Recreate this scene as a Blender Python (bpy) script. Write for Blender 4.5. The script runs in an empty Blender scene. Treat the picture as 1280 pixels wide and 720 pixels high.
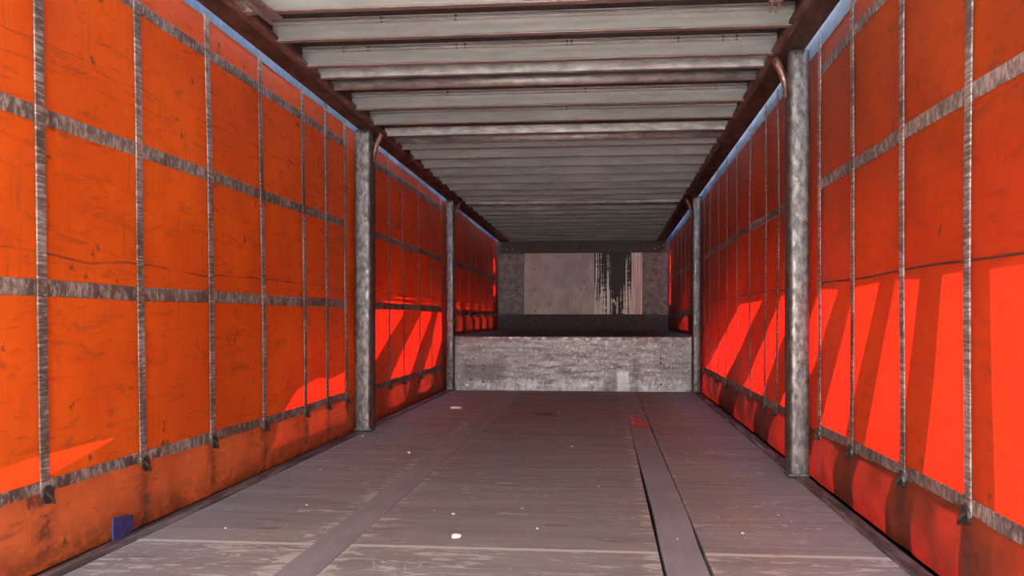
import bpy, bmesh, math, random
from mathutils import Vector, Matrix, noise

random.seed(4)
S = bpy.context.scene
COL = S.collection

# ------------------------------------------------------------------ camera
FPX = 1150.0
cam_d = bpy.data.cameras.new('camera')
cam_d.sensor_width = 36.0
cam_d.lens = 36.0 * FPX / 1280.0
cam_d.shift_y = 37.0 / 1280.0
cam_d.clip_start = 0.05
cam = bpy.data.objects.new('camera', cam_d)
COL.objects.link(cam)
cam.location = (0.327, 0.0, 0.716)
cam.rotation_euler = (math.radians(90), 0, math.radians(5.76))
S.camera = cam

# ------------------------------------------------------------------ light
S.view_settings.view_transform = 'Standard'
S.view_settings.look = 'None'
S.view_settings.gamma = 1.0
S.view_settings.use_curve_mapping = False
S.view_settings.exposure = 0.0
SKY = 19.5
SUN_R = 180.0
SUN_L = 140.0
GAP = 0.35         # distance of the added light masks from the curtains
W = bpy.data.worlds.new('sky')
S.world = W
W.use_nodes = True
nt = W.node_tree
nt.nodes.clear()
wo = nt.nodes.new('ShaderNodeOutputWorld')
bg = nt.nodes.new('ShaderNodeBackground')
bg.inputs['Strength'].default_value = SKY
tc = nt.nodes.new('ShaderNodeTexCoord')
sp = nt.nodes.new('ShaderNodeSeparateXYZ')
rp = nt.nodes.new('ShaderNodeValToRGB')
rp.color_ramp.elements[0].position = 0.25
rp.color_ramp.elements[0].color = (1.0, 0.97, 0.90, 1)
rp.color_ramp.elements[1].position = 0.75
rp.color_ramp.elements[1].color = (0.10, 0.34, 0.80, 1)
nt.links.new(tc.outputs['Generated'], sp.inputs[0])
nt.links.new(sp.outputs['Z'], rp.inputs[0])
nt.links.new(rp.outputs[0], bg.inputs['Color'])
nt.links.new(bg.outputs[0], wo.inputs[0])

def sun(name, direction, strength, color):
    d = bpy.data.lights.new(name, 'SUN')
    d.energy = strength
    d.angle = math.radians(0.25)
    d.color = color
    o = bpy.data.objects.new(name, d)
    COL.objects.link(o)
    o.rotation_euler = Vector(direction).to_track_quat('-Z', 'Y').to_euler()
    return o
DIR_R = Vector((-1.0, -0.25, -0.70))   # low sun on the right side of the trailer
DIR_L = Vector((1.0, -0.25, -0.70))    # second sun added on the left for that curtain's glowing patches
sun('sun', DIR_R, SUN_R, (1.0, 0.94, 0.86))
sun('added_sun_left', DIR_L, SUN_L, (1.0, 0.94, 0.86))

# ------------------------------------------------------------------ node helpers
class NB:
    def __init__(s, name):
        s.m = bpy.data.materials.new(name)
        s.m.use_nodes = True
        s.t = s.m.node_tree
        s.t.nodes.clear()
        s.pos = s.n('ShaderNodeNewGeometry').outputs['Position']
    def n(s, typ, **kw):
        o = s.t.nodes.new(typ)
        for k, v in kw.items():
            setattr(o, k, v)
        return o
    def l(s, a, b):
        if isinstance(a, (int, float)):
            b.default_value = a
        elif isinstance(a, (tuple, list)):
            b.default_value = tuple(a) if len(a) == 4 else tuple(a) + ((1,) if b.type == 'RGBA' else ())
        else:
            s.t.links.new(a, b)
    def scale(s, sc, off=(0, 0, 0), rot=(0, 0, 0)):
        m = s.n('ShaderNodeMapping')
        s.l(s.pos, m.inputs[0])
        m.inputs['Location'].default_value = off
        m.inputs['Rotation'].default_value = rot
        m.inputs['Scale'].default_value = sc
        return m.outputs[0]
    def noise(s, sc=(1, 1, 1), detail=4, rough=0.55, off=(0, 0, 0), dist=0.0, rot=(0, 0, 0)):
        t = s.n('ShaderNodeTexNoise')
        s.l(s.scale(sc, off, rot), t.inputs['Vector'])
        t.inputs['Scale'].default_value = 1.0
        t.inputs['Detail'].default_value = detail
        t.inputs['Roughness'].default_value = rough
        t.inputs['Distortion'].default_value = dist
        return t.outputs['Fac']
    def ramp(s, fac, a, b, lo=0.0, hi=1.0):
        r = s.n('ShaderNodeMapRange')
        r.interpolation_type = 'SMOOTHSTEP'
        s.l(fac, r.inputs['Value'])
        r.inputs['From Min'].default_value = a
        r.inputs['From Max'].default_value = b
        r.inputs['To Min'].default_value = lo
        r.inputs['To Max'].default_value = hi
        return r.outputs[0]
    def math(s, op, a, b=0.0, c=0.0):
        m = s.n('ShaderNodeMath', operation=op)
        s.l(a, m.inputs[0]); s.l(b, m.inputs[1]); s.l(c, m.inputs[2])
        return m.outputs[0]
    def mix(s, f, a, b, blend='MIX'):
        m = s.n('ShaderNodeMix', data_type='RGBA', blend_type=blend)
        s.l(f, m.inputs[0]); s.l(a, m.inputs[6]); s.l(b, m.inputs[7])
        return m.outputs[2]
    def xyz(s):
        p = s.n('ShaderNodeSeparateXYZ')
        s.l(s.pos, p.inputs[0])
        return p.outputs
    def attr(s, name):
        a = s.n('ShaderNodeAttribute')
        a.attribute_name = name
        return a.outputs['Fac']
    def bsdf(s, col, rough=0.6, metal=0.0, spec=0.5, bump=None, bs=0.3, bd=0.005, out=True):
        b = s.n('ShaderNodeBsdfPrincipled')
        s.l(col, b.inputs['Base Color']); s.l(rough, b.inputs['Roughness']); s.l(metal, b.inputs['Metallic'])
        s.l(spec, b.inputs['Specular IOR Level'])
        if bump is not None:
            u = s.n('ShaderNodeBump')
            u.inputs['Strength'].default_value = bs
            u.inputs['Distance'].default_value = bd
            s.l(bump, u.inputs['Height'])
            s.l(u.outputs[0], b.inputs['Normal'])
        if out:
            s.out(b.outputs[0])
        return b.outputs[0]
    def out(s, sh):
        o = s.n('ShaderNodeOutputMaterial')
        s.l(sh, o.inputs['Surface'])
        return s.m

def plain(name, col, rough=0.6, metal=0.0, spec=0.5, var=0.25, sc=30):
    b = NB(name)
    n = b.noise((sc, sc, sc), 4)
    c = b.mix(b.ramp(n, 0.3, 0.75), tuple(x * (1 - var) for x in col), tuple(min(1, x * (1 + var)) for x in col))
    b.bsdf(c, rough, metal, spec, n, 0.2)
    return b.m

def curtain_mat(name, refl, refl2, trans, tmix, side):
    """reinforced PVC curtain: dirty on the inside, lets sunlight through"""
    b = NB(name)
    big = b.noise((1, 1.6, 1.6), 5, 0.6, off=(3 * side, 0, 0))
    col = b.mix(b.ramp(big, 0.35, 0.68), refl, refl2)
    # woven / brushed grime, mostly along the trailer
    g1 = b.noise((3, 5.5, 26), 6, 0.7, off=(0, side * 5, 1.3), dist=0.8, rot=(0.18, 0, 0))
    g2 = b.noise((3, 40, 4), 5, 0.65, off=(0, 2.2, 0.4), dist=0.4)
    gm = b.math('MULTIPLY', b.ramp(g1, 0.50, 0.72), 0.45)
    gm2 = b.math('MULTIPLY', b.ramp(g2, 0.54, 0.75), 0.32)
    # spots of rubber and oil
    sp_ = b.noise((7, 9, 9), 5, 0.62, off=(1, 7 * side, 3))
    sm = b.math('MULTIPLY', b.ramp(sp_, 0.655, 0.70), 0.75)
    # creases: thin wandering lines
    cr = b.noise((1, 0.7, 4.2), 1, 0.4, off=(0, 3.1 * side, 9), dist=0.25, rot=(0.12, 0, 0))
    line = b.ramp(b.math('ABSOLUTE', b.math('SUBTRACT', cr, 0.5)), 0.0, 0.004, 1, 0)
    lm = b.math('MULTIPLY', b.math('MULTIPLY', line, b.ramp(b.noise((1, 2.2, 3), 3, off=(5, 5 * side, 5)), 0.52, 0.62)), 0.75)
    if side == 1:
        _, py, pz = b.xyz()
        for zc, amp in ((0.893, 0.75), (1.49, 0.35), (1.43, 0.25)):
            wv = b.math('MULTIPLY', b.noise((0, 1.6, 0), 3, off=(zc, 0, 0)), 0.09)
            dl = b.math('ABSOLUTE', b.math('SUBTRACT', b.math('ADD', pz, wv), zc + 0.045))
            ms = b.math('MULTIPLY', b.ramp(dl, 0.0015, 0.0055, amp, 0), b.ramp(b.noise((0, 3.5, 0), 4, off=(2, 0, zc)), 0.35, 0.55))
            lm = b.math('MAXIMUM', lm, ms)
    dirt = b.math('MAXIMUM', b.math('MAXIMUM', gm, gm2), b.math('MAXIMUM', sm, lm))
    st = b.attr('stain')
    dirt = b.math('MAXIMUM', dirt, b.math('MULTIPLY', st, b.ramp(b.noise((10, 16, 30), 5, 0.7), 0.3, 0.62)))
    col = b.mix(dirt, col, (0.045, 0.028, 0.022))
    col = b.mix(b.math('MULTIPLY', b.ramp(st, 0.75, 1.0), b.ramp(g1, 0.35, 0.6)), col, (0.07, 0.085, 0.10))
    h = b.math('ADD', b.noise((30, 30, 30), 4), b.math('MULTIPLY', line, -0.5))
    p = b.bsdf(col, 0.55, 0.0, 0.2, h, 0.25, 0.004, out=False)
    t = b.n('ShaderNodeBsdfTranslucent')
    fold = b.attr('fold')
    tcol = b.mix(b.math('MAXIMUM', b.math('MULTIPLY', dirt, 0.55), b.math('MULTIPLY', fold, 0.9)), trans, (0.02, 0.002, 0.001))
    b.l(tcol, t.inputs['Color'])
    mx = b.n('ShaderNodeMixShader')
    mx.inputs[0].default_value = tmix
    b.l(p, mx.inputs[1]); b.l(t.outputs[0], mx.inputs[2])
    return b.out(mx.outputs[0])

M = {}
ORA = (0.62, 0.085, 0.008)
ORB = (0.78, 0.125, 0.010)
TR = (0.95, 0.012, 0.006)
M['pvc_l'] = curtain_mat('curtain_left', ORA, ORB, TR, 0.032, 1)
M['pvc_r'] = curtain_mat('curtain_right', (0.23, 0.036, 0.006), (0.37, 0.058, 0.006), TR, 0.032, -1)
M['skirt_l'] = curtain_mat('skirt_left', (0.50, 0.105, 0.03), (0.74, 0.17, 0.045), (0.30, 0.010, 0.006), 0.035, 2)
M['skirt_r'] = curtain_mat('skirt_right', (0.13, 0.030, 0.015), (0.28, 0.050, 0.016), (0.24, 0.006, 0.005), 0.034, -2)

def webbing(name, sc, k=1.0, tr=0.0):
    b = NB(name)
    n1 = b.noise(sc, 6, 0.72)
    n2 = b.noise((5, 5, 5), 4, 0.65)
    c = b.mix(b.ramp(n2, 0.35, 0.65), (0.085 * k, 0.055 * k, 0.045 * k), (0.17 * k, 0.120 * k, 0.105 * k))
    wn = b.math('ADD', b.math('MULTIPLY', n1, 0.75), b.math('MULTIPLY', n2, 0.25))
    c = b.mix(b.math('MULTIPLY', b.ramp(wn, 0.46, 0.60), 0.85), c, (0.46 * k, 0.40 * k, 0.37 * k))
    b.bsdf(c, 0.55, 0.0, 0.4, n1, 0.4)
    return b.m
M['web_h'] = webbing('webbing_horizontal', (8, 38, 22), .9)
M['web_v'] = webbing('webbing_vertical', (8, 9, 95), .95)
M['sky_glow'] = plain('sky_glow', (0.11, 0.21, 0.30), 0.5)  # blue skylight at the roof gap, put into a strip's colour
M['buckle'] = plain('buckle', (0.10, 0.085, 0.08), 0.4, 0.7)
M['navy'] = plain('navy_patch', (0.035, 0.035, 0.16), 0.6, var=0.4, sc=40)

def metal(name, dark, light, sc=(4, 30, 30), rough=(0.35, 0.6), met=0.75, lo=0.35, hi=0.7, spots=None):
    b = NB(name)
    n = b.noise(sc, 6, 0.65)
    c = b.mix(b.ramp(n, lo, hi), dark, light)
    if spots:
        s_ = b.noise((18, 18, 18), 5, 0.7, off=(4, 4, 4))
        c = b.mix(b.ramp(s_, 0.60, 0.68), c, spots)
    r = b.ramp(n, 0.3, 0.7, rough[1], rough[0])
    b.bsdf(c, r, met, 0.5, n, 0.25, 0.003)
    return b.m
M['bow'] = metal('bow_aluminium', (0.25, 0.245, 0.23), (0.36, 0.35, 0.33), (2, 8, 12), (0.5, 0.62), 0.55)
M['galv'] = metal('galvanised', (0.24, 0.225, 0.21), (0.46, 0.44, 0.41), (9, 20, 30), (0.45, 0.65), 0.55, 0.35, 0.7)
M['post'] = metal('post_steel', (0.065, 0.060, 0.062), (0.235, 0.222, 0.222), (45, 45, 22), (0.4, 0.6), 0.6, 0.3, 0.75, (0.10, 0.05, 0.035))
M['rust'] = metal('rail_rusty', (0.042, 0.018, 0.013), (0.095, 0.040, 0.026), (14, 5, 14), (0.5, 0.75), 0.15, 0.3, 0.72, (0.035, 0.018, 0.014))
M['copper'] = metal('bracket_rusty', (0.09, 0.045, 0.035), (0.27, 0.15, 0.12), (40, 40, 40), (0.35, 0.6), 0.5)
M['lip'] = metal('bright_lip', (0.50, 0.47, 0.42), (0.85, 0.80, 0.72), (5, 20, 20), (0.35, 0.5), 0.4)
M['lip_red'] = plain('dull_lip', (0.30, 0.20, 0.17), 0.5, 0.3)
M['roof'] = plain('roof_sheet', (0.10, 0.078, 0.072), 0.7, 0.0)
M['barm'] = plain('hanging_bar', (0.20, 0.145, 0.135), 0.5, 0.3)
M['dark'] = plain('dark_steel', (0.085, 0.062, 0.062), 0.7, 0.1)  # colour lifted a little in place of haze
M['edge'] = metal('floor_edge', (0.07, 0.06, 0.055), (0.26, 0.24, 0.22), (30, 3, 30), (0.4, 0.7), 0.2, 0.4, 0.68)
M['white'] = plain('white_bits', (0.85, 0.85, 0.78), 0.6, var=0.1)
M['rope'] = plain('brown_twig', (0.06, 0.03, 0.022), 0.8)
M['leaf'] = plain('orange_leaf', (0.42, 0.13, 0.05), 0.7)
M['redbag'] = plain('red_plastic', (0.75, 0.04, 0.05), 0.3, var=0.3)
M['ground'] = plain('yard_concrete', (0.44, 0.42, 0.38), 0.9, sc=3)
M['mask_board'] = plain('mask_board_grey', (0.05, 0.05, 0.05), 0.8, sc=3)

def floor_mat():
    b = NB('floor_ply')
    n = b.noise((1.6, 9, 4), 7, 0.68, dist=0.8)
    n2 = b.noise((1.3, 1.3, 1.3), 4, 0.6)
    c = b.mix(b.ramp(n, 0.32, 0.7), (0.235, 0.262, 0.258), (0.315, 0.342, 0.335))
    c = b.mix(b.math('MULTIPLY', b.ramp(n2, 0.4, 0.7), 0.35), c, (0.36, 0.36, 0.335))
    x, y, z = b.xyz()
    # worn pale scuffs, running across the boards
    sc = b.noise((6, 22, 4), 8, 0.72, off=(2, 5, 0), dist=1.2)
    wear = b.noise((1.1, 0.8, 1), 3, 0.5, off=(0.2, 1.7, 0))
    near = b.ramp(y, 2.80, 2.86, 0.06, 0.0)
    edge = b.math('ABSOLUTE', b.math('SUBTRACT', b.math('ABSOLUTE', x), 0.54))
    eb = b.ramp(edge, 0.06, 0.14, 0.08, -0.02)
    s1 = b.math('ADD', b.math('ADD', sc, near), b.math('ADD', eb, b.math('MULTIPLY', wear, 0.12)))
    sm = b.math('MULTIPLY', b.ramp(s1, 0.66, 0.68), 0.75)
    # long fine scratches
    f = b.noise((1.2, 3.4, 1), 2, 0.5, off=(7, 3, 0), dist=2.2)
    ln = b.ramp(b.math('ABSOLUTE', b.math('SUBTRACT', f, 0.5)), 0.0, 0.0075, 1, 0)
    f2 = b.noise((3.1, 1.3, 1), 2, 0.5, off=(1, 8, 0), dist=1.6)
    ln = b.math('MAXIMUM', ln, b.ramp(b.math('ABSOLUTE', b.math('SUBTRACT', f2, 0.52)), 0.0, 0.0055, 1, 0))
    brk = b.ramp(b.noise((6, 6, 1), 4, 0.7, off=(4, 4, 0)), 0.45, 0.55)
    ln = b.math('MULTIPLY', b.math('MULTIPLY', ln, brk), b.math('MULTIPLY', b.ramp(wear, 0.44, 0.54), 0.7))
    # joint of the board sheets
    wob = b.math('MULTIPLY', b.noise((9, 1, 1), 4, 0.6), 0.02)
    j = None
    for yy, k, w in ((2.83, 1.0, 0.014), (5.28, 0.22, 0.006), (3.86, 0.22, 0.004), (7.72, 0.2, 0.01)):
        d = b.math('ABSOLUTE', b.math('SUBTRACT', b.math('ADD', y, wob), yy + 0.01))
        q = b.math('MULTIPLY', b.ramp(d, w * 0.6, w * 1.5, 1, 0), k)
        j = q if j is None else b.math('MAXIMUM', j, q)
    pale = b.math('MAXIMUM', b.math('MAXIMUM', sm, ln), j)
    c = b.mix(pale, c, (0.60, 0.70, 0.62))
    dk = b.noise((4, 20, 2), 5, 0.6, off=(9, 2, 1))
    c = b.mix(b.math('MULTIPLY', b.ramp(dk, 0.62, 0.72), 0.6), c, (0.09, 0.06, 0.055))
    b.bsdf(c, b.ramp(n, 0.3, 0.7, 0.68, 0.55), 0.0, 0.22, b.math('ADD', n, b.math('MULTIPLY', pale, -0.3)), 0.3, 0.004)
    return b.m
M['floor'] = floor_mat()
def strip_mat():
    b = NB('floor_strip')
    n = b.noise((12, 3, 4), 5, 0.6)
    c = b.mix(b.ramp(n, 0.3, 0.7), (0.25, 0.285, 0.30), (0.32, 0.355, 0.37))
    s = b.noise((8, 30, 4), 6, 0.7, off=(1, 1, 1))
    c = b.mix(b.math('MULTIPLY', b.ramp(s, 0.64, 0.70), 0.6), c, (0.45, 0.42, 0.39))
    b.bsdf(c, 0.55, 0.0, 0.25, n, 0.15, 0.003)
    return b.m
M['strip'] = strip_mat()
def bulk_mat():
    b = NB('bulkhead_plate')
    n = b.noise((5, 4, 28), 6, 0.7, dist=0.6)
    n2 = b.noise((7, 3, 9), 6, 0.68, off=(2, 0, 3))
    n3 = b.noise((34, 3, 26), 4, 0.7)
    x, y, z = b.xyz()
    c = b.mix(b.ramp(n, 0.32, 0.7), (0.14, 0.128, 0.13), (0.27, 0.25, 0.255))
    c = b.mix(b.math('MULTIPLY', b.ramp(n3, 0.52, 0.7), 0.55), c, (0.60, 0.56, 0.56))
    wob = b.math('MULTIPLY', b.math('SUBTRACT', b.noise((9, 3, 9), 5, 0.7), 0.5), 0.10)
    xw = b.math('ADD', x, wob); zw = b.math('ADD', z, wob)
    def area(x0, x1, z0, z1, k, e=0.02):
        m = b.math('MULTIPLY', b.ramp(xw, x0 - e, x0 + e), b.ramp(xw, x1 - e, x1 + e, 1, 0))
        m = b.math('MULTIPLY', m, b.math('MULTIPLY', b.ramp(zw, z0 - e, z0 + e), b.ramp(zw, z1 - e, z1 + e, 1, 0)))
        return b.math('MULTIPLY', m, k)
    vb = b.noise((30, 3, 7), 6, 0.75, off=(1, 0, 1))
    low = b.ramp(z, 0.08, 0.20, 0.16, 0.0)
    m = b.math('MAXIMUM', b.ramp(b.math('ADD', b.math('ADD', b.math('MULTIPLY', n2, 0.5), b.math('MULTIPLY', vb, 0.5)), low), 0.58, 0.78), area(.45, .56, -.1, .20, .75, .01))
    c = b.mix(b.math('MULTIPLY', m, 0.75), c, (0.52, 0.56, 0.60))
    dk = b.math('MAXIMUM', area(-1.06, -.66, .09, .27, .55, .03), area(.60, .66, -.1, .33, .45))
    dk = b.math('MAXIMUM', dk, area(.33, .44, -.1, .14, .5))
    dk = b.math('MAXIMUM', dk, area(-.12, -.02, .05, .33, .35, .04))
    li = b.math('ABSOLUTE', b.math('SUBTRACT', b.math('SUBTRACT', zw, b.math('MULTIPLY', x, 0.14)), 0.165))
    dk = b.math('MAXIMUM', dk, b.math('MULTIPLY', b.math('MULTIPLY', b.ramp(li, 0.004, 0.012, 1, 0), b.ramp(x, -.1, 0, 0, .5)), b.ramp(x, .7, .75, 1, 0)))
    fine = b.ramp(b.noise((40, 3, 40), 5, 0.75, off=(3, 3, 3)), 0.55, 0.7)
    dk = b.math('MAXIMUM', dk, b.math('MULTIPLY', fine, 0.45))
    c = b.mix(dk, c, (0.075, 0.072, 0.076))
    # broad grey wipe marks left and right of the middle
    b.bsdf(c, b.ramp(n, 0.3, 0.7, 0.55, 0.38), 0.45, 0.5, n, 0.3, 0.004)
    return b.m
M['bulk'] = bulk_mat()
def sheet_mat():
    """front steel sheet: plain on the left, a scraped black coating on the right"""
    b = NB('front_sheet')
    x, y, z = b.xyz()
    n = b.noise((6, 1, 3), 6, 0.65)
    base = b.mix(b.ramp(n, 0.3, 0.7), (0.36, 0.275, 0.265), (0.50, 0.40, 0.39))
    st = b.noise((26, 1, 2.2), 5, 0.6)
    base = b.mix(b.math('MULTIPLY', b.ramp(b.math('ADD', st, b.math('ADD', b.ramp(x, -0.5, 0.2, -0.12, 0.06), b.ramp(z, .8, 1.5, .05, -.12))), 0.60, 0.78), 0.6), base, (0.62, 0.56, 0.53))
    # black coat
    v = b.noise((60, 1, 1.3), 5, 0.6, off=(1.5, 0, 4), dist=0.15)
    hz = b.noise((9, 1, 55), 5, 0.65, off=(2, 0, 7))
    bl = b.noise((17, 1, 16), 7, 0.72, off=(3.4, 0, 1.2))
    side = b.math('MAXIMUM', b.ramp(x, 0.18, 0.42, 0.14, -0.04), b.ramp(x, 0.56, 0.72, -0.04, 0.14))
    lowz = b.ramp(z, 0.80, 1.45, 0.07, -0.07)
    pk = b.math('MAXIMUM', b.ramp(b.math('ABSOLUTE', b.math('SUBTRACT', x, 0.385)), 0.005, 0.035, 0.20, 0.0), b.ramp(b.math('ABSOLUTE', b.math('SUBTRACT', x, 0.645)), 0.005, 0.03, 0.16, 0.0))
    sc = b.math('MAXIMUM', b.ramp(b.math('ADD', b.math('ADD', v, b.math('MULTIPLY', b.math('SUBTRACT', hz, 0.5), 0.35)), b.math('ADD', b.math('MAXIMUM', side, pk), lowz)), 0.60, 0.64),
                b.ramp(b.math('ADD', bl, b.math('MULTIPLY', lowz, 0.8)), 0.615, 0.635))
    scr = b.mix(b.ramp(v, 0.3, 0.7), (0.55, 0.42, 0.39), (0.90, 0.80, 0.74))
    coat = b.mix(sc, (0.022, 0.014, 0.015), scr)
    inz = b.math('MULTIPLY', b.ramp(x, 0.172, 0.180), b.ramp(x, 0.718, 0.724, 1, 0))
    c = b.mix(inz, base, coat)
    c = b.mix(b.ramp(x, 0.718, 0.724), c, b.mix(b.ramp(v, 0.45, 0.6), (0.60, 0.40, 0.38), (0.85, 0.68, 0.64)))
    b.bsdf(c, 0.5, 0.2, 0.3, n, 0.2, 0.003)
    return b.m
M['sheet'] = sheet_mat()
M['frontpanel'] = metal('front_panel', (0.085, 0.068, 0.065), (0.17, 0.135, 0.13), (12, 4, 14), (0.4, 0.6), 0.35)

# ------------------------------------------------------------------ object helpers
def finish(name, bm, mat, parent=None, origin=None, smooth=False, bevel=0.0):
    """link the bmesh (world coordinates) as one mesh object"""
    bmesh.ops.recalc_face_normals(bm, faces=bm.faces)
    me = bpy.data.meshes.new(name)
    bm.to_mesh(me)
    bm.free()
    me.materials.append(mat)
    if smooth:
        for p in me.polygons:
            p.use_smooth = True
    po = Vector(parent['_o']) if parent is not None else Vector((0, 0, 0))
    if origin is None:
        origin = Vector((0, 0, 0)) if parent is None else po
    origin = Vector(origin)
    me.transform(Matrix.Translation(-origin))
    o = bpy.data.objects.new(name, me)
    COL.objects.link(o)
    o.location = origin - po
    if parent is not None:
        o.parent = parent
    o['_o'] = tuple(origin)
    if bevel:
        m = o.modifiers.new('bevel', 'BEVEL')
        m.width = bevel; m.segments = 2; m.limit_method = 'ANGLE'
    return o

def empty(name, loc, label=None, cat=None, group=None):
    o = bpy.data.objects.new(name, None)
    o.empty_display_size = 0.1
    COL.objects.link(o)
    o.location = loc
    o['_o'] = tuple(loc)
    return tag(o, label, cat, group)

def tag(o, label=None, cat=None, group=None, kind=None):
    if label: o['label'] = label
    if cat: o['category'] = cat
    if group: o['group'] = group
    if kind: o['kind'] = kind
    return o

def struct(name, bm, mat, **k):
    return tag(finish(name, bm, mat, **k), kind='structure')

def box(bm, x0, x1, y0, y1, z0, z1, zf=None):
    v = []
    for x in (x0, x1):
        for y in (y0, y1):
            for z in (z0, z1):
                v.append(bm.verts.new((x, y, z + (zf(y) if zf else 0))))
    for a in ((0, 1, 3, 2), (4, 6, 7, 5), (0, 4, 5, 1), (2, 3, 7, 6), (0, 2, 6, 4), (1, 5, 7, 3)):
        bm.faces.new([v[i] for i in a])
    return v

def slab(bm, x0, x1, y0, y1, z0, z1, ny=1, nx=1, zf=None):
    """box with a subdivided length"""
    for i in range(ny):
        a = y0 + (y1 - y0) * i / ny
        b = y0 + (y1 - y0) * (i + 1) / ny
        box(bm, x0, x1, a, b, z0, z1, zf)

def extrude(bm, prof, axis, a, b, cap=True, n=1, zf=None):
    """closed profile swept along an axis; prof in the two other axes"""
    rings = []
    for i in range(n + 1):
        t = a + (b - a) * i / n
        ring = []
        for p, q in prof:
            co = {'x': (t, p, q), 'y': (p, t, q), 'z': (p, q, t)}[axis]
            co = (co[0], co[1], co[2] + (zf(co[1]) if zf else 0))
            ring.append(bm.verts.new(co))
        rings.append(ring)
    k = len(prof)
    for i in range(n):
        for j in range(k):
            bm.faces.new((rings[i][j], rings[i][(j + 1) % k], rings[i + 1][(j + 1) % k], rings[i + 1][j]))
    if cap:
        bm.faces.new(rings[0]); bm.faces.new(list(reversed(rings[-1])))

def tube(bm, pts, r, seg=8):
    rings = []
    for i, p in enumerate(pts):
        p = Vector(p)
        d = (Vector(pts[min(i + 1, len(pts) - 1)]) - Vector(pts[max(i - 1, 0)])).normalized()
        u = d.orthogonal().normalized() if i == 0 else (u - d * u.dot(d)).normalized()
        v = d.cross(u)
        rr = r[i] if isinstance(r, (list, tuple)) else r
        rings.append([bm.verts.new(p + (u * math.cos(t) + v * math.sin(t)) * rr)
                      for t in [2 * math.pi * k / seg for k in range(seg)]])
    for a, b in zip(rings, rings[1:]):
        for k in range(seg):
            bm.faces.new((a[k], a[(k + 1) % seg], b[(k + 1) % seg], b[k]))
    bm.faces.new(rings[0]); bm.faces.new(list(reversed(rings[-1])))

def roofz(y):
    """height of the roof rails' underside: it drops towards the front"""
    return 1.941 - 0.0085 * y

Y0, Y1 = -0.9, 13.5          # open rear end and front wall
DECK_Y, DECK_Z = 8.98, 0.53  # outer sole beams that close the floor edge under the curtains
for i, s in ((7, -1), (8, 1)):
    bm = bmesh.new()
    box(bm, min(s * 1.2225, s * 1.30), max(s * 1.2225, s * 1.30), Y0, Y1, -.20, -.004)
    struct('trim_%d' % i, bm, M['dark'])

# raised front deck

# ------------------------------------------------------------------ outside: yard and added light masks
bm = bmesh.new(); box(bm, -40, 40, -40, 50, -1.40, -1.20)
struct('ground', bm, M['ground'])

def light_mask(name, side, holes, sh):
    """boarded frame beside the trailer; its openings let the sun reach the curtain"""
    g = 1.27 + GAP
    oy, oz = 0.25 * (GAP + 0.02), 0.70 * (GAP + 0.02)
    bm = bmesh.new()
    def loop(pts):
        vs = [bm.verts.new((side * g, y, z)) for y, z in pts]
        return [bm.edges.new((vs[i], vs[(i + 1) % len(vs)])) for i in range(len(vs))]
    es = loop([(-1.5, -1.2), (17, -1.2), (17, 4.3), (-1.5, 4.3)])
    for h in holes:
        es += loop([(y + oy, z + oz) for y, z in h])
    bmesh.ops.triangle_fill(bm, use_beauty=True, use_dissolve=False, edges=es, normal=(1, 0, 0))
    r = bmesh.ops.extrude_face_region(bm, geom=list(bm.faces))
    bmesh.ops.translate(bm, verts=[v for v in r['geom'] if isinstance(v, bmesh.types.BMVert)], vec=(side * 0.004, 0, 0))
    return struct(name, bm, M['mask_board'])

B = -0.12
holes_r = [
    [(1.35, .838), (1.28, B), (2.27, B), (2.318, .836)],
    [(2.634, .835), (2.708, .535), (2.801, .266), (2.93, B), (2.50, B), (2.484, .271), (2.481, .838)],
    [(3.047, .835), (3.210, .60), (3.413, .256), (3.62, B), (3.20, B), (3.031, .269), (2.907, .589), (2.818, .834)],
    [(3.541, .826), (4.035, .303), (4.25, .10), (4.42, B), (3.92, B), (3.672, .264), (3.519, .467), (3.238, .833)],
    [(4.094, .837), (4.695, .441), (4.967, .269), (5.30, .05), (5.55, B), (4.85, B), (4.66, .25), (4.208, .499), (3.778, .828)],
    [(4.967, .83), (5.375, .645), (5.921, .403), (6.364, .228), (6.65, .08), (6.9, B), (5.98, B), (5.592, .243), (4.998, .569), (4.695, .71), (4.488, .826)],
    [(6.476, .807), (7.644, .49), (8.74, .21), (9.2, B), (7.8, B), (7.289, .226), (6.533, .476), (5.985, .672), (5.536, .82)],
    [(10.35, .80), (11.65, .62), (11.2, .54), (10.2, .56)],
    [(13.12, .905), (13.38, .905), (13.38, 1.225), (13.12, 1.225)],
    [(13.12, 1.27), (13.38, 1.27), (13.38, 1.60), (13.12, 1.60)],
]
holes_l = [
    [(6.09, .724), (6.292, .777), (7.27, .782), (6.644, .563), (6.115, .379)],
    [(7.841, .771), (8.378, .768), (7.737, .463), (7.424, .263), (7.1, .06), (6.5, .06), (6.713, .27), (7.082, .447)],
    [(8.649, .766), (8.86, .767), (8.86, .514), (8.442, .255), (8.2, .08), (7.6, .08), (7.965, .261), (8.245, .432)],
    [(4.432, .263), (4.612, .345), (4.987, .382), (5.182, .356), (5.495, .383), (5.47, .10), (4.2, .10)],
    [(1.2, .25), (1.9, .30), (2.432, .321), (2.864, .324), (2.496, .259), (2.2, .225)],
    [(6.503, .820), (6.503, .842), (7.411, .836), (7.411, .822)],
    [(6.833, .860), (6.833, .873), (7.538, .878), (7.538, .866)],
    [(8.0, .835), (8.0, .85), (8.55, .85), (8.55, .838)],
    [(8.0, .87), (8.0, .88), (8.35, .88), (8.35, .873)],
    [(13.05, 1.37), (13.29, 1.37), (13.29, 1.545), (13.05, 1.545)],
    [(13.05, 1.03), (13.29, 1.03), (13.29, 1.18), (13.05, 1.18)],
]
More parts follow.
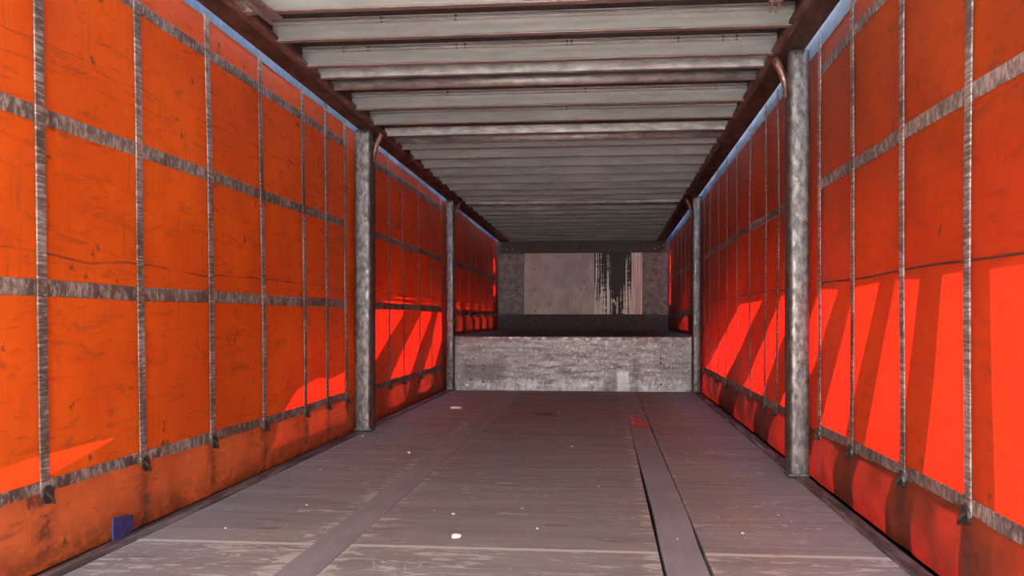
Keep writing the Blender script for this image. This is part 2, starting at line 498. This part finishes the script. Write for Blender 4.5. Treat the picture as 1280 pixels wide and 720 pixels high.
for k in range(5):
    y = 9.75 + k * 0.68
    holes_l.append([(y, .815), (y, .840), (y + .30, .835), (y + .30, .815)])
    holes_l.append([(y, .870), (y, .885), (y + .30, .880), (y + .30, .868)])
    holes_l.append([(y - .1, .55), (y - .1, .76), (y + .36, .76), (y + .36, .55)])
light_mask('light_mask_right', 1, holes_r, DIR_R)  # unseen panels added to cut the sunlight into patches
light_mask('light_mask_left', -1, holes_l, DIR_L)

# ------------------------------------------------------------------ floor, deck, front wall, roof
def floor_piece(name, x0, x1, mat, gapy=None, z=0.0):
    bm = bmesh.new()
    box(bm, x0, x1, Y0, DECK_Y + 0.02, z - 0.03, z)
    return struct(name, bm, mat)
bm = bmesh.new()
box(bm, -1.17, -0.5905, Y0, DECK_Y + .02, -.03, 0)
box(bm, -0.4695, 0.489, Y0, DECK_Y + .02, -.03, 0)
box(bm, 0.630, 1.17, Y0, DECK_Y + .02, -.03, 0)
struct('floor', bm, M['floor'])
bm = bmesh.new(); box(bm, -1.29, 1.29, Y0, Y1 + .03, -.09, -.05)
struct('floor_under', bm, M['dark'])
bm = bmesh.new(); box(bm, -0.589, -0.471, Y0, DECK_Y + .02, -.03, .001)
struct('trim_1', bm, M['strip'])
# right-hand strip: two lengths, the near one pulled a little out of line
bm = bmesh.new()
vs = [(0.500, Y0), (0.625, Y0), (0.626, 6.03), (0.497, 6.03)]
def prism(bm, pts, z0, z1):
    a = [bm.verts.new((x, y, z0)) for x, y in pts]
    b = [bm.verts.new((x, y, z1)) for x, y in pts]
    bm.faces.new(a); bm.faces.new(list(reversed(b)))
    for i in range(len(pts)):
        j = (i + 1) % len(pts)
        bm.faces.new((a[i], a[j], b[j], b[i]))
prism(bm, [(0.498, Y0), (0.622, Y0), (0.617, 2.9), (0.6265, 3.4), (0.622, 4.6), (0.619, 6.03), (0.492, 6.03), (0.4915, 5.2), (0.500, 4.3), (0.5045, 3.4), (0.499, 2.9)], -.03, .002)
struct('trim_2', bm, M['strip'])
bm = bmesh.new(); prism(bm, [(0.490, 6.045), (0.622, 6.045), (0.624, DECK_Y + .02), (0.4905, DECK_Y + .02)], -.03, .001)
struct('trim_3', bm, M['strip'])
# steel floor edges along both curtains
for i, s in ((4, -1), (5, 1)):
    bm = bmesh.new()
    pr = [(s * 1.172, -.04), (s * 1.172, .004), (s * 1.186, .010), (s * 1.222, .010), (s * 1.226, -.02), (s * 1.226, -.04)]
    extrude(bm, pr, 'y', Y0, DECK_Y, n=12)
    struct('trim_%d' % i, bm, M['edge'])

# outer sole beams that close the floor edge under the curtains
for i, s in ((7, -1), (8, 1)):
    bm = bmesh.new()
    box(bm, min(s * 1.2225, s * 1.30), max(s * 1.2225, s * 1.30), Y0, Y1, -.20, -.004)
    struct('trim_%d' % i, bm, M['dark'])

# raised front deck
bm = bmesh.new(); box(bm, -1.235, 1.235, DECK_Y + .012, Y1, DECK_Z - .06, DECK_Z)
struct('floor_upper_deck', bm, M['dark'])
bm = bmesh.new(); box(bm, -1.225, 1.225, DECK_Y, DECK_Y + .012, -.03, DECK_Z - .035)
bh = struct('wall_step', bm, M['bulk'])
bm = bmesh.new()
extrude(bm, [(DECK_Y - .022, DECK_Z - .034), (DECK_Y - .022, DECK_Z - .004), (DECK_Y - .014, DECK_Z + .004), (DECK_Y + .05, DECK_Z + .004), (DECK_Y + .05, DECK_Z), (DECK_Y, DECK_Z - .002), (DECK_Y, DECK_Z - .034)], 'x', -1.225, 1.225)
struct('trim_6', bm, metal('nosing', (0.16, 0.12, 0.115), (0.50, 0.42, 0.40), (22, 30, 30), (0.35, 0.6), 0.5, 0.45, 0.75), bevel=.002)

# front wall of the trailer
wf = empty('wall_front', (0, Y1, DECK_Z))
tag(wf, kind='structure')
def part(name, parent, mat, fn, label=None, **k):
    bm = bmesh.new(); fn(bm)
    o = finish(name, bm, mat, parent, **k)
    if label: o['label'] = label
    return o
part('back_plate', wf, M['dark'], lambda b: box(b, -1.26, 1.26, Y1, Y1 + .03, -.2, 2.05))
part('kick_board', wf, M['dark'], lambda b: box(b, -1.235, 1.235, Y1 - .05, Y1, DECK_Z, .763))
part('corner_panel', wf, M['frontpanel'], lambda b: box(b, -1.235, -.860, Y1 - .025, Y1, .763, 1.66))
part('corner_panel', wf, M['frontpanel'], lambda b: box(b, .872, 1.235, Y1 - .025, Y1, .763, 1.66))
sh = part('steel_sheet', wf, M['sheet'], lambda b: box(b, -.853, .868, Y1 - .031, Y1, .765, 1.66), 'pale steel sheet with a scraped black coating at its right')
for x, z in ((-.69, 1.43), (-.69, 1.12), (-.69, .81), (-.47, .92), (.03, 1.24), (-.02, 1.13), (.06, 1.13)):
    part('rivet', sh, M['dark'], lambda b: bmesh.ops.create_uvsphere(b, u_segments=8, v_segments=6, radius=.011,
         matrix=Matrix.Translation((x, Y1 - .031, z)) @ Matrix.Diagonal((1, .4, 1, 1))))
part('header_beam', wf, M['dark'], lambda b: box(b, -1.235, 1.235, Y1 - .09, Y1, 1.66, 1.768))
for x in (-1.17, -1.10, -1.02, 0.98, 1.04, 1.10, 1.16):
    part('header_bolt', wf, M['galv'], lambda b: bmesh.ops.create_uvsphere(b, u_segments=8, v_segments=6, radius=.012,
         matrix=Matrix.Translation((x, Y1 - .092, 1.73 + random.uniform(-.02, .03)))))

# roof sheet above the bows
bm = bmesh.new(); slab(bm, -1.215, 1.215, Y0, Y1 + .02, .115, .125, 20, zf=roofz)
struct('ceiling', bm, M['roof'])

# side rails
for side, nm in ((-1, 'left'), (1, 'right')):
    r = empty('roof_rail', (side * 1.15, Y0, roofz(Y0)),
              'rusty brown steel roof rail running above the %s curtain' % nm, 'rail')
    def rail(b):
        s = side
        pr = [(s * 1.092, .000), (s * 1.205, .000), (s * 1.216, .010), (s * 1.216, .112), (s * 1.105, .112), (s * 1.105, .02), (s * 1.092, .02)]
        extrude(b, pr, 'y', Y0, Y1, n=24, zf=roofz)
    part('rail_beam', r, M['rust'], rail)
    def lip(b):
        s = side
        extrude(b, [(s * 1.074, .004), (s * 1.092, -.006), (s * 1.104, -.006), (s * 1.104, -.0005), (s * 1.092, -.0005), (s * 1.092, .02), (s * 1.074, .02)], 'y', Y0, Y1, n=24, zf=roofz)
    part('rail_lip', r, metal('lip_%s' % nm, (0.085, 0.040, 0.028), (0.22, 0.115, 0.085), (20, 6, 20), (0.4, .6), 0.3), lip)

# ------------------------------------------------------------------ roof bows
ORD = ['first', 'second', 'third', 'fourth', 'fifth', 'sixth', 'seventh', 'eighth', 'ninth', 'tenth', 'eleventh', 'twelfth',
       'thirteenth', 'fourteenth', 'fifteenth', 'sixteenth', 'seventeenth', 'eighteenth', 'nineteenth', 'twentieth', 'twenty-first', 'twenty-second', 'twenty-third', 'twenty-fourth', 'twenty-fifth', 'twenty-sixth', 'twenty-seventh', 'twenty-eighth']
def bow_bm(y, h=.092):
    b = bmesh.new()
    pr = [(.030, 0), (-.005, 0), (-.009, .003), (-.002, .007), (0, .010), (.006, h - .030), (-.006, h - .016), (-.010, h - .012), (.000, h - .0085), (.000, h - .006), (-.008, h - .004), (-.008, h), (.040, h),
          (.040, h - .003), (.004, h - .003), (.005, .005), (.030, .003)]
    extrude(b, [(y + p, q) for p, q in pr], 'x', -1.102, 1.100, n=1, zf=lambda yy: roofz(y))
    return b
bow_ys = [3.485, 3.849, 4.243, 5.105, 5.504, 6.291, 6.679, 7.072, 7.458, 7.871, 8.263, 8.638, 9.009, 9.80, 10.182, 10.556, 10.967, 11.374, 11.804, 12.16, 12.562, 12.979, 13.36]
first = None
clips = {3.849: [-.62, -.30], 4.243: [-.90, -.78, -.36, -.32, .155, .175, .66, .86, .92], 5.105: [-.55, .22, .93], 5.504: [.1], 3.485: [-.2, -.17, -.14]}
for i, y in enumerate(bow_ys):
    t = empty('roof_bow', (0, y, roofz(y)), 'straight grey aluminium roof bow, %s one from the open end in view' % ORD[i], 'roof beam', 'straight aluminium roof bows')
    finish('channel', bow_bm(y), M['bow'], t)
    if y < 9.1:
        zt = roofz(y) + .092
        part('top_lip', t, M['lip'], lambda b: box(b, -1.095, 1.093, y - .014, y - .008, zt - .0225, zt - .0175), 'bright worn upper lip')
        part('top_lip', t, M['lip'], lambda b: box(b, -1.095, 1.093, y - .013, y - .006, zt - .004, zt - .001), 'bright worn upper lip')
        part('lower_lip', t, M['lip_red'], lambda b: box(b, -1.095, 1.093, y - .012, y + .002, zt - .0935, zt - .0905))
    for x in clips.get(y, []):
        part('clip', t, M['dark'], lambda b: box(b, x - .004, x + .004, y - .012, y + .004, roofz(y) + .066, roofz(y) + .094))
# the heavier galvanised cross members of the sliding roof: a flat bar and a round pipe
for k, (ya, yb) in enumerate(((4.444, 4.665), (5.847, 6.074), (9.24, 9.412))):
    where = ('nearest the open end', 'above the gap behind the nearest pair', 'farthest back under the roof')[k]
    z = roofz(ya)
    bm = bmesh.new()
    extrude(bm, [(ya + p, z + q) for p, q in ((0, 0), (-.004, .003), (-.006, .05), (-.002, .056), (.035, .056), (.035, .050), (.004, .046), (.006, .006), (.03, .004), (.03, 0))], 'x', -1.09, 1.088)
    tag(finish('roof_crossbar', bm, M['galv'], origin=(0, ya, z)), 'flat rough galvanised crossbar under the roof, the one ' + where, 'roof beam', 'flat galvanised roof crossbars')
    z = roofz(yb) + .028
    bm = bmesh.new()
    extrude(bm, [(yb + .02 + .028 * math.cos(a), z + .028 * math.sin(a)) for a in [2 * math.pi * q / 14 for q in range(14)]], 'x', -1.09, 1.088)
    tag(finish('roof_pipe', bm, M['galv'], origin=(0, yb, z), smooth=True), 'round galvanised pipe across the roof, the one ' + where, 'roof beam', 'round galvanised roof pipes')

# hanging channel at the left and the forked hook at the right
t = empty('hanging_channel', (-.98, 3.2, 1.93), 'pair of rusty steel bars hanging slanted under the roof at top left', 'bracket')
def bar(b, p0, p1, w, h):
    p0, p1 = Vector(p0), Vector(p1)
    d = (p1 - p0).normalized(); s = d.cross(Vector((0, 0, 1))).normalized(); u = s.cross(d)
    vs = []
    for p in (p0, p1):
        for a, c in ((-1, -1), (1, -1), (1, 1), (-1, 1)):
            vs.append(b.verts.new(p + s * a * w / 2 + u * c * h / 2))
    for f in ((0, 1, 2, 3), (7, 6, 5, 4), (0, 4, 5, 1), (1, 5, 6, 2), (2, 6, 7, 3), (3, 7, 4, 0)):
        b.faces.new([vs[i] for i in f])
part('flat_bar', t, M['barm'], lambda b: bar(b, (-.985, 2.9, 1.895), (-.938, 3.47, 1.878), .040, .010), bevel=.002)
part('flat_bar', t, M['barm'], lambda b: bar(b, (-1.020, 2.9, 1.893), (-.975, 3.50, 1.876), .010, .022), bevel=.002)
part('cross_pin', t, M['galv'], lambda b: bar(b, (-.985, 3.455, 1.884), (-.925, 3.43, 1.886), .010, .014), bevel=.002)
part('hanger', t, M['copper'], lambda b: bar(b, (-1.03, 2.95, 1.90), (-1.09, 2.95, 1.95), .03, .008))
t = empty('forked_hook', (.97, 3.6, 1.93), 'small rusty forked hook hanging from the bow beside the right rail', 'hook')
part('hook_plate', t, M['copper'], lambda b: box(b, .950, 1.005, 3.58, 3.60, 1.918, 1.96), bevel=.003)
part('prong', t, M['copper'], lambda b: tube(b, [(.966, 3.59, 1.925), (.960, 3.59, 1.90), (.952, 3.59, 1.880)], [.008, .007, .004]))
part('prong', t, M['copper'], lambda b: tube(b, [(.992, 3.59, 1.925), (.985, 3.59, 1.90), (.975, 3.59, 1.878)], [.008, .007, .004]))

# ------------------------------------------------------------------ posts
def post(side, y, w, label, xo=1.235):
    s = side
    xi = xo - w
    top = roofz(y)
    t = empty('side_post', (s * (xo + xi) / 2, y, 0), label, 'post', 'side posts')
    r = .022
    def prof():
        cx = [(xi + r, y - w / 2 + r, 180, 270), (xo - r, y - w / 2 + r, 270, 360), (xo - r, y + w / 2 - r, 0, 90), (xi + r, y + w / 2 - r, 90, 180)]
        out = []
        for a, b_, t0, t1 in cx:
            for k in range(5):
                th = math.radians(t0 + (t1 - t0) * k / 4)
                out.append((s * (a + r * math.cos(th)), b_ + r * math.sin(th)))
        return out
    def shaft(b):
        pr = prof()
        zs = [0.0, .015, .3, .8, 1.3, top - .03, top]
        rings = []
        for z in zs:
            rings.append([b.verts.new((px + noise.noise(Vector((px * 9, py * 9, z * 3))) * .002, py, z)) for px, py in pr])
        for a, c in zip(rings, rings[1:]):
            for k in range(len(pr)):
                b.faces.new((a[k], a[(k + 1) % len(pr)], c[(k + 1) % len(pr)], c[k]))
        b.faces.new(rings[0]); b.faces.new(list(reversed(rings[-1])))
    part('shaft', t, M['post'], shaft, smooth=True)
    # dark strip on the front side of the post
    part('side_strip', t, M['dark'], lambda b: box(b, min(s * (xi + .005), s * (xi + .02)), max(s * (xi + .005), s * (xi + .02)), y + w / 2 - .002, min(y + w / 2 + .05, max(DECK_Y - .002, y + w / 2 + .002)), 0, top - .12))
    part('foot', t, M['post'], lambda b: box(b, min(s * (xi - .008), s * (xo - .005)), max(s * (xi - .008), s * (xo - .005)), y - w / 2 - .012, y + w / 2 + .01, 0.011, .022), bevel=.003)
    # curved locking lever under the rail, on the inner far side
    def lever(b):
        x = s * (xi - .004)
        pts = [(s * (xi - .055), y + .02, top - .015), (s * (xi - .040), y + .02, top - .045), (s * (xi - .018), y + .03, top - .085), (x, y + .035, top - .14), (x + s * .004, y + .035, top - .19)]
        tube(b, pts, [.016, .020, .018, .014, .009], 8)
    part('locking_lever', t, M['copper'], lever, 'rust-coloured curved locking lever', smooth=True)
    part('bolt', t, M['galv'], lambda b: bmesh.ops.create_uvsphere(b, u_segments=10, v_segments=8, radius=.014,
         matrix=Matrix.Translation((s * (xi + .03), y - w / 2 - .001, 1.33)) @ Matrix.Diagonal((1, .5, 1, 1))))
    part('bolt', t, M['galv'], lambda b: bmesh.ops.create_uvsphere(b, u_segments=10, v_segments=8, radius=.010,
         matrix=Matrix.Translation((s * (xi + .03), y - w / 2 - .001, .06)) @ Matrix.Diagonal((1, .5, 1, 1))))
    return t
post(-1, 5.68, .104, 'worn steel side post on the left, nearer of the two left posts')
post(-1, 8.925, .085, 'worn steel side post on the left, beside the step', 1.225)
post(1, 4.24, .090, 'worn steel side post on the right, nearest to the open end')
post(1, 8.86, .085, 'worn steel side post on the right, beside the step')

# ------------------------------------------------------------------ curtains
def curtain(side, label, vstraps, hstraps, lean):
    s = side
    nm = 'left' if s < 0 else 'right'
    t = empty('side_curtain', (s * 1.255, Y0, 0), label, 'curtain', 'side curtains')
    pvc, skm = (M['pvc_l'], M['skirt_l']) if s < 0 else (M['pvc_r'], M['skirt_r'])
    def wall_x(y, z):
        """gentle waves of the hanging sheet"""
        a = noise.noise(Vector((s * 3, y * .9, z * .8))) * .010
        a += noise.noise(Vector((s * 7, y * 3.2, z * 1.2))) * .003
        return s * (1.254 + a)
    ys = []
    y = Y0
    while y < Y1 + .02:
        ys.append(y); y += .06
    def sheet(zs, fn, lay=None):
        b = bmesh.new()
        st = b.verts.layers.float.new('stain')
        fo = b.verts.layers.float.new('fold')
        g = []
        for z in zs:
            row = []
            for y in ys:
                x, a, f = fn(y, z)
                v = b.verts.new((x, y, z)); v[st] = a; v[fo] = f
                row.append(v)
            g.append(row)
        for a, c in zip(g, g[1:]):
            for k in range(len(ys) - 1):
                b.faces.new((a[k], a[k + 1], c[k + 1], c[k]))
        return b
    def canvas_fn(y, z):
        return wall_x(y, z), 0.0, 0.0
    zs = [.208 + i * (1.955 - .208) / 28 for i in range(29)]
    cb = sheet(zs, canvas_fn)
    bmesh.ops.delete(cb, geom=[f for f in cb.faces if f.calc_center_median().y > DECK_Y + .09 and DECK_Z + .03 < f.calc_center_median().z < DECK_Z + .21], context='FACES')
    finish('canvas', cb, pvc, t, smooth=True)
    zs = [1.86 + i * .02 for i in range(9)]
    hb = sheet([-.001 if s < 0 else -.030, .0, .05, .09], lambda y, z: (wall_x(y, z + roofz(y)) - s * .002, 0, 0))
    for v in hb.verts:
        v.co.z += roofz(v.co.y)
    finish('sky_glow_band', hb, M['sky_glow'], t, smooth=True)  # coloured band imitating sky glow along the curtain top
    # skirt below the buckle line: sags, folds and carries the dirt of the strap ends
    vs = vstraps
    def skirt_fn(y, z):
        k = min(vs, key=lambda q: abs(q - y))
        d = abs(y - k)
        u = max(0.0, 1 - d / .045)
        wob = noise.noise(Vector((y * 6, z * 9, s)))
        base = 0.0 if y < DECK_Y else DECK_Z
        zz = z
        st = 0.0
        if d < .05 + .03 * wob:
            st = .75 + .25 * (1 if noise.noise(Vector((k * 5, z * 14, 2))) > .0 else 0)
            st *= max(0, 1 - d / .075)
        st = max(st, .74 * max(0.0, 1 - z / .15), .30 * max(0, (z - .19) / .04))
        f = noise.noise(Vector((y * 4.5, z * 3.5, s * 5))) * .9 + noise.noise(Vector((y * 11, z * 7, s * 2))) * .5
        f = min(1, max(0, .40 + 1.5 * f))
        bulge = .018 * math.sin(math.pi * min(1, max(0, z / .23)))
        x = s * (1.250 - bulge * (.8 + .8 * noise.noise(Vector((y * 1.5, 0, s))))) + s * .006 * noise.noise(Vector((y * 7, z * 12, s)))
        return x, st, f
    ys_b = ys
    fine = []
    y = Y0
    while y < Y1:
        fine.append(y); y += .03
    ys = fine
    finish('skirt', sheet([.002, .02, .04, .065, .09, .115, .14, .165, .19, .205, .222], skirt_fn), skm, t, smooth=True)
    # upper skirt beside the raised deck
    fine = []
    y = DECK_Y + .06
    while y < Y1:
        fine.append(y); y += .04
    ys = fine
    def sk2(y, z):
        x, a, f = skirt_fn(y, z - DECK_Z)
        return x, a * .6, f
    finish('skirt', sheet([DECK_Z + q for q in (.002, .03, .06, .10, .14, .18, .22, .25, .27)], sk2), skm, t, smooth=True)
    ys = ys_b

    bays = [(Y0, 5.50), (5.86, 8.84), (9.05, 13.4)] if s < 0 else [(Y0, 4.09), (4.40, 8.74), (8.98, 13.4)]
    def ribbon(b, ya, yb, za, zb, off=.004, lift=.003):
        n = max(2, int((yb - ya) / .08))
        pr = []
        for i in range(n + 1):
            y = ya + (yb - ya) * i / n
            wz = noise.noise(Vector((y * 1.3, za * 3, s))) * .006
            x0 = wall_x(y, za) - s * off; x1 = wall_x(y, zb) - s * off
            pr.append([b.verts.new((x0, y, za + wz)), b.verts.new((x1, y, zb + wz)),
                       b.verts.new((x1 - s * lift, y, zb - .003 + wz)), b.verts.new((x0 - s * lift, y, za + .003 + wz))])
        for a, c in zip(pr, pr[1:]):
            for k in range(4):
                b.faces.new((a[k], a[(k + 1) % 4], c[(k + 1) % 4], c[k]))
        b.faces.new(pr[0]); b.faces.new(list(reversed(pr[-1])))
    for bi, (ya, yb) in enumerate(bays):
        for hi, (za, zb) in enumerate(hstraps[bi]):
            part('horizontal_strap', t, M['web_h'], lambda b: ribbon(b, ya, yb, za, zb))
    for y in vs:
        low = .20 if y < DECK_Y else DECK_Z + .20
        w = .046 if y < 6 else .036
        def vstrap(b):
            pr = []
            n = 26
            for i in range(n + 1):
                z = low + (1.93 - low) * i / n
                yy = y - lean * (z - .716) + noise.noise(Vector((y * 7, z * 1.1, s))) * .006
                x = wall_x(yy, z) - s * .0085
                pr.append([b.verts.new((x, yy - w / 2, z)), b.verts.new((x, yy + w / 2, z)),
                           b.verts.new((x - s * .003, yy + w / 2 - .003, z)), b.verts.new((x - s * .003, yy - w / 2 + .003, z))])
            for a, c in zip(pr, pr[1:]):
                for k in range(4):
                    b.faces.new((a[k], a[(k + 1) % 4], c[(k + 1) % 4], c[k]))
            b.faces.new(pr[0]); b.faces.new(list(reversed(pr[-1])))
        strap = part('vertical_strap', t, M['web_v'], vstrap)
        # buckle: rounded plate with a hook and a pin at the strap end
        z0 = low + .012
        x0 = wall_x(y, z0) - s * .016
        yy = y - lean * (z0 - .716)
        def buck(b):
            n = 12
            out = [(yy + .027 * math.cos(a), z0 + (.030 if math.sin(a) > 0 else .024) * math.sin(a)) for a in [2 * math.pi * q / n for q in range(n)]]
            extrude(b, out, 'x', x0 + s * .006, x0 - s * .003)
            tube(b, [(x0 - s * .004, yy - .016, z0 + .012), (x0 - s * .014, yy - .004, z0 - .004), (x0 - s * .012, yy + .012, z0 - .022), (x0 - s * .003, yy + .017, z0 - .008)], .0045, 6)
        part('buckle', strap, M['buckle'], buck)
    return t, wall_x

LV = [.75, 1.31, 1.88, 2.445, 3.0, 3.552, 4.125, 4.71, 5.11, 5.49, 6.06, 6.62, 7.11, 7.714, 8.268, 8.80, 9.40, 9.99, 10.62, 11.22, 11.89, 12.56, 13.2]
RV = [.80, 1.35, 1.90, 2.436, 2.954, 3.543, 4.065, 4.50, 5.036, 5.403, 5.955, 6.555, 7.10, 7.595, 8.22, 8.7, 9.5, 10.1, 10.7, 11.3, 11.9, 12.5, 13.1]
LOW, MID, UP, TOP = (.212, .257), (.776, .824), (1.262, 1.309), (1.752, 1.795)
D3 = (DECK_Z + .215, DECK_Z + .25)
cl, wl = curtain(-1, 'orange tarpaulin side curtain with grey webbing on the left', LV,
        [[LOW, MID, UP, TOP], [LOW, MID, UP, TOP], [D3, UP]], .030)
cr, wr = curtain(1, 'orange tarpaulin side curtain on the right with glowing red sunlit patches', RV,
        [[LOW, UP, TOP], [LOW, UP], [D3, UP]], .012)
# narrow welded seam on the right-hand curtain
def seam(b):
    for ya, yb in ((Y0, 4.06), (4.4, 8.7)):
        pts = [(wr(y, .862) - .004, y, .862 + .003 * math.sin(y * 5)) for y in [ya + (yb - ya) * i / 60 for i in range(61)]]
        tube(b, pts, .0035, 5)
part('welded_seam', cr, M['rust'], seam)
# mended navy patch low on the left skirt
def patch(b):
    pts = [(2.770, .083), (2.895, .066), (2.898, .016), (2.842, .006), (2.772, -.004), (2.766, .04)]
    a = [b.verts.new((-1.224 - .02 * (y - 2.77), y, z)) for y, z in pts]
    c = [b.verts.new((-1.219 - .02 * (y - 2.77), y, z)) for y, z in pts]
    b.faces.new(a); b.faces.new(list(reversed(c)))
    for i in range(len(pts)):
        j = (i + 1) % len(pts)
        b.faces.new((a[i], a[j], c[j], c[i]))
part('mending_patch', cl, M['navy'], patch, 'square navy blue mending patch')

# ------------------------------------------------------------------ small things on the floor
def pebble(name, x, y, z, sx, sy, sz, mat, label, cat, group=None, seed=0, rot=0):
    b = bmesh.new()
    bmesh.ops.create_icosphere(b, subdivisions=2, radius=1)
    for v in b.verts:
        k = 1 + .35 * noise.noise(v.co * 1.3 + Vector((seed, 0, 0)))
        v.co = Vector((v.co.x * sx * k, v.co.y * sy * k, max(-.6, v.co.z) * sz * k))
    zmin = min(v.co.z for v in b.verts)
    bmesh.ops.translate(b, verts=b.verts, vec=(0, 0, -zmin))
    bmesh.ops.rotate(b, verts=b.verts, cent=(0, 0, 0), matrix=Matrix.Rotation(rot, 3, 'Z'))
    bmesh.ops.translate(b, verts=b.verts, vec=(x, y, z))
    return tag(finish(name, b, mat, origin=(x, y, z), smooth=True), label, cat, group)
pebble('white_pebble', -.155, 2.961, 0, .017, .020, .008, M['white'], 'white oval pebble on the floor just beyond the pale board joint', 'pebble', seed=1)
t = empty('cigarette_end', (-.835, 7.142, 0), 'small white cylindrical scrap lying on the floor near the left curtain', 'scrap')
part('paper_roll', t, M['white'], lambda b: tube(b, [(-.880, 7.14, .009), (-.80, 7.15, .009)], .009, 8), smooth=True)
part('twisted_tail', t, M['white'], lambda b: tube(b, [(-.80, 7.15, .010), (-.785, 7.12, .007), (-.775, 7.10, .005)], [.006, .004, .003], 6))
tag(finish('twig', (lambda b: (tube(b, [(-.19, 6.80, .006), (-.15, 6.74, .008), (-.10, 6.72, .007), (-.06, 6.73, .012), (-.075, 6.76, .007)], [.003, .004, .005, .006, .004], 6), b)[1])(bmesh.new()), M['rope'], origin=(-.13, 6.74, 0)),
    'thin dark brown twig lying on the middle floor boards', 'twig')
pebble('dry_leaf', -.50, 6.41, 0.001, .022, .030, .006, M['leaf'], 'orange-brown dry leaf beside the left floor strip', 'leaf', seed=5)
# crumpled red plastic shred at the joint of the right-hand strip
b = bmesh.new()
ring = [(.491, 6.66, .022), (.496, 6.40, .012), (.507, 6.06, .006), (.56, 6.04, .010), (.615, 6.03, .006), (.60, 6.12, .016), (.565, 6.25, .026), (.53, 6.40, .020)]
cv = b.verts.new((.535, 6.20, .034))
rv = [b.verts.new(p) for p in ring]
for i in range(len(rv)):
    b.faces.new((cv, rv[i], rv[(i + 1) % len(rv)]))
bmesh.ops.subdivide_edges(b, edges=b.edges[:], cuts=2, use_grid_fill=True)
for v in b.verts:
    v.co.z += .010 * noise.noise(v.co * 25)
    v.co.z = max(v.co.z, .004)
bmesh.ops.solidify(b, geom=b.faces[:], thickness=.0015)
tag(finish('plastic_shred', b, M['redbag'], origin=(.54, 6.2, 0)), 'crumpled red plastic shred lying across the right floor strip', 'plastic scrap')
CH = [(.147, 5.09, 7), (-.70, 4.765, 9), (.541, 6.75, 5), (.62, 6.90, 9), (.30, 3.9, 4), (-.05, 4.55, 4), (.10, 3.1, 5), (-.30, 3.35, 4), (-.22, 3.30, 6), (.02, 3.42, 5), (-.40, 5.6, 4),
      (-.80, 3.4, 5), (-.95, 3.0, 5), (-.60, 5.9, 4), (.38, 5.9, 4), (.75, 4.9, 5), (.82, 5.5, 5), (.70, 6.2, 6), (.24, 7.2, 6), (-.02, 6.9, 8), (.95, 3.4, 4), (.78, 3.1, 5),
      (-.72, 8.72, 9), (-1.10, 8.60, 8), (-1.12, 5.4, 7), (.56, 3.0, 4), (.93, 7.8, 7), (.42, 7.4, 5), (-.55, 7.3, 5), (.08, 5.3, 4), (-1.0, 4.2, 5), (-.98, 5.2, 5)]
for i, (x, y, r) in enumerate(CH):
    r *= .001
    pebble('pale_chip', x, y, .002, r * random.uniform(.8, 1.6), r, r * .6, M['white'], 'tiny pale chip scattered on the brown floor', 'chip', 'pale chips on the floor', seed=i * 3.1, rot=random.random() * 3)
# white dots, painted as daylight through the step plate (parts of the bulkhead)
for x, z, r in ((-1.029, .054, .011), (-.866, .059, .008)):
    part('daylight_dot', bh, M['white'], lambda b: bmesh.ops.create_uvsphere(b, u_segments=8, v_segments=6, radius=r, matrix=Matrix.Translation((x, DECK_Y, z)) @ Matrix.Diagonal((1, .5, 1, 1))), 'white dot standing for daylight through a hole')
for x, z in ((-1.00, .235), (-.865, .245), (-.86, .205), (.864, .323), (.864, .276), (.866, .07), (-.86, .085), (-.99, .105)):
    part('hole', bh, M['dark'], lambda b: bmesh.ops.create_uvsphere(b, u_segments=8, v_segments=6, radius=.011, matrix=Matrix.Translation((x, DECK_Y, z)) @ Matrix.Diagonal((1, .2, 1, 1))), 'dark drilled hole')

for o in bpy.data.objects:
    if '_o' in o.keys():
        del o['_o']
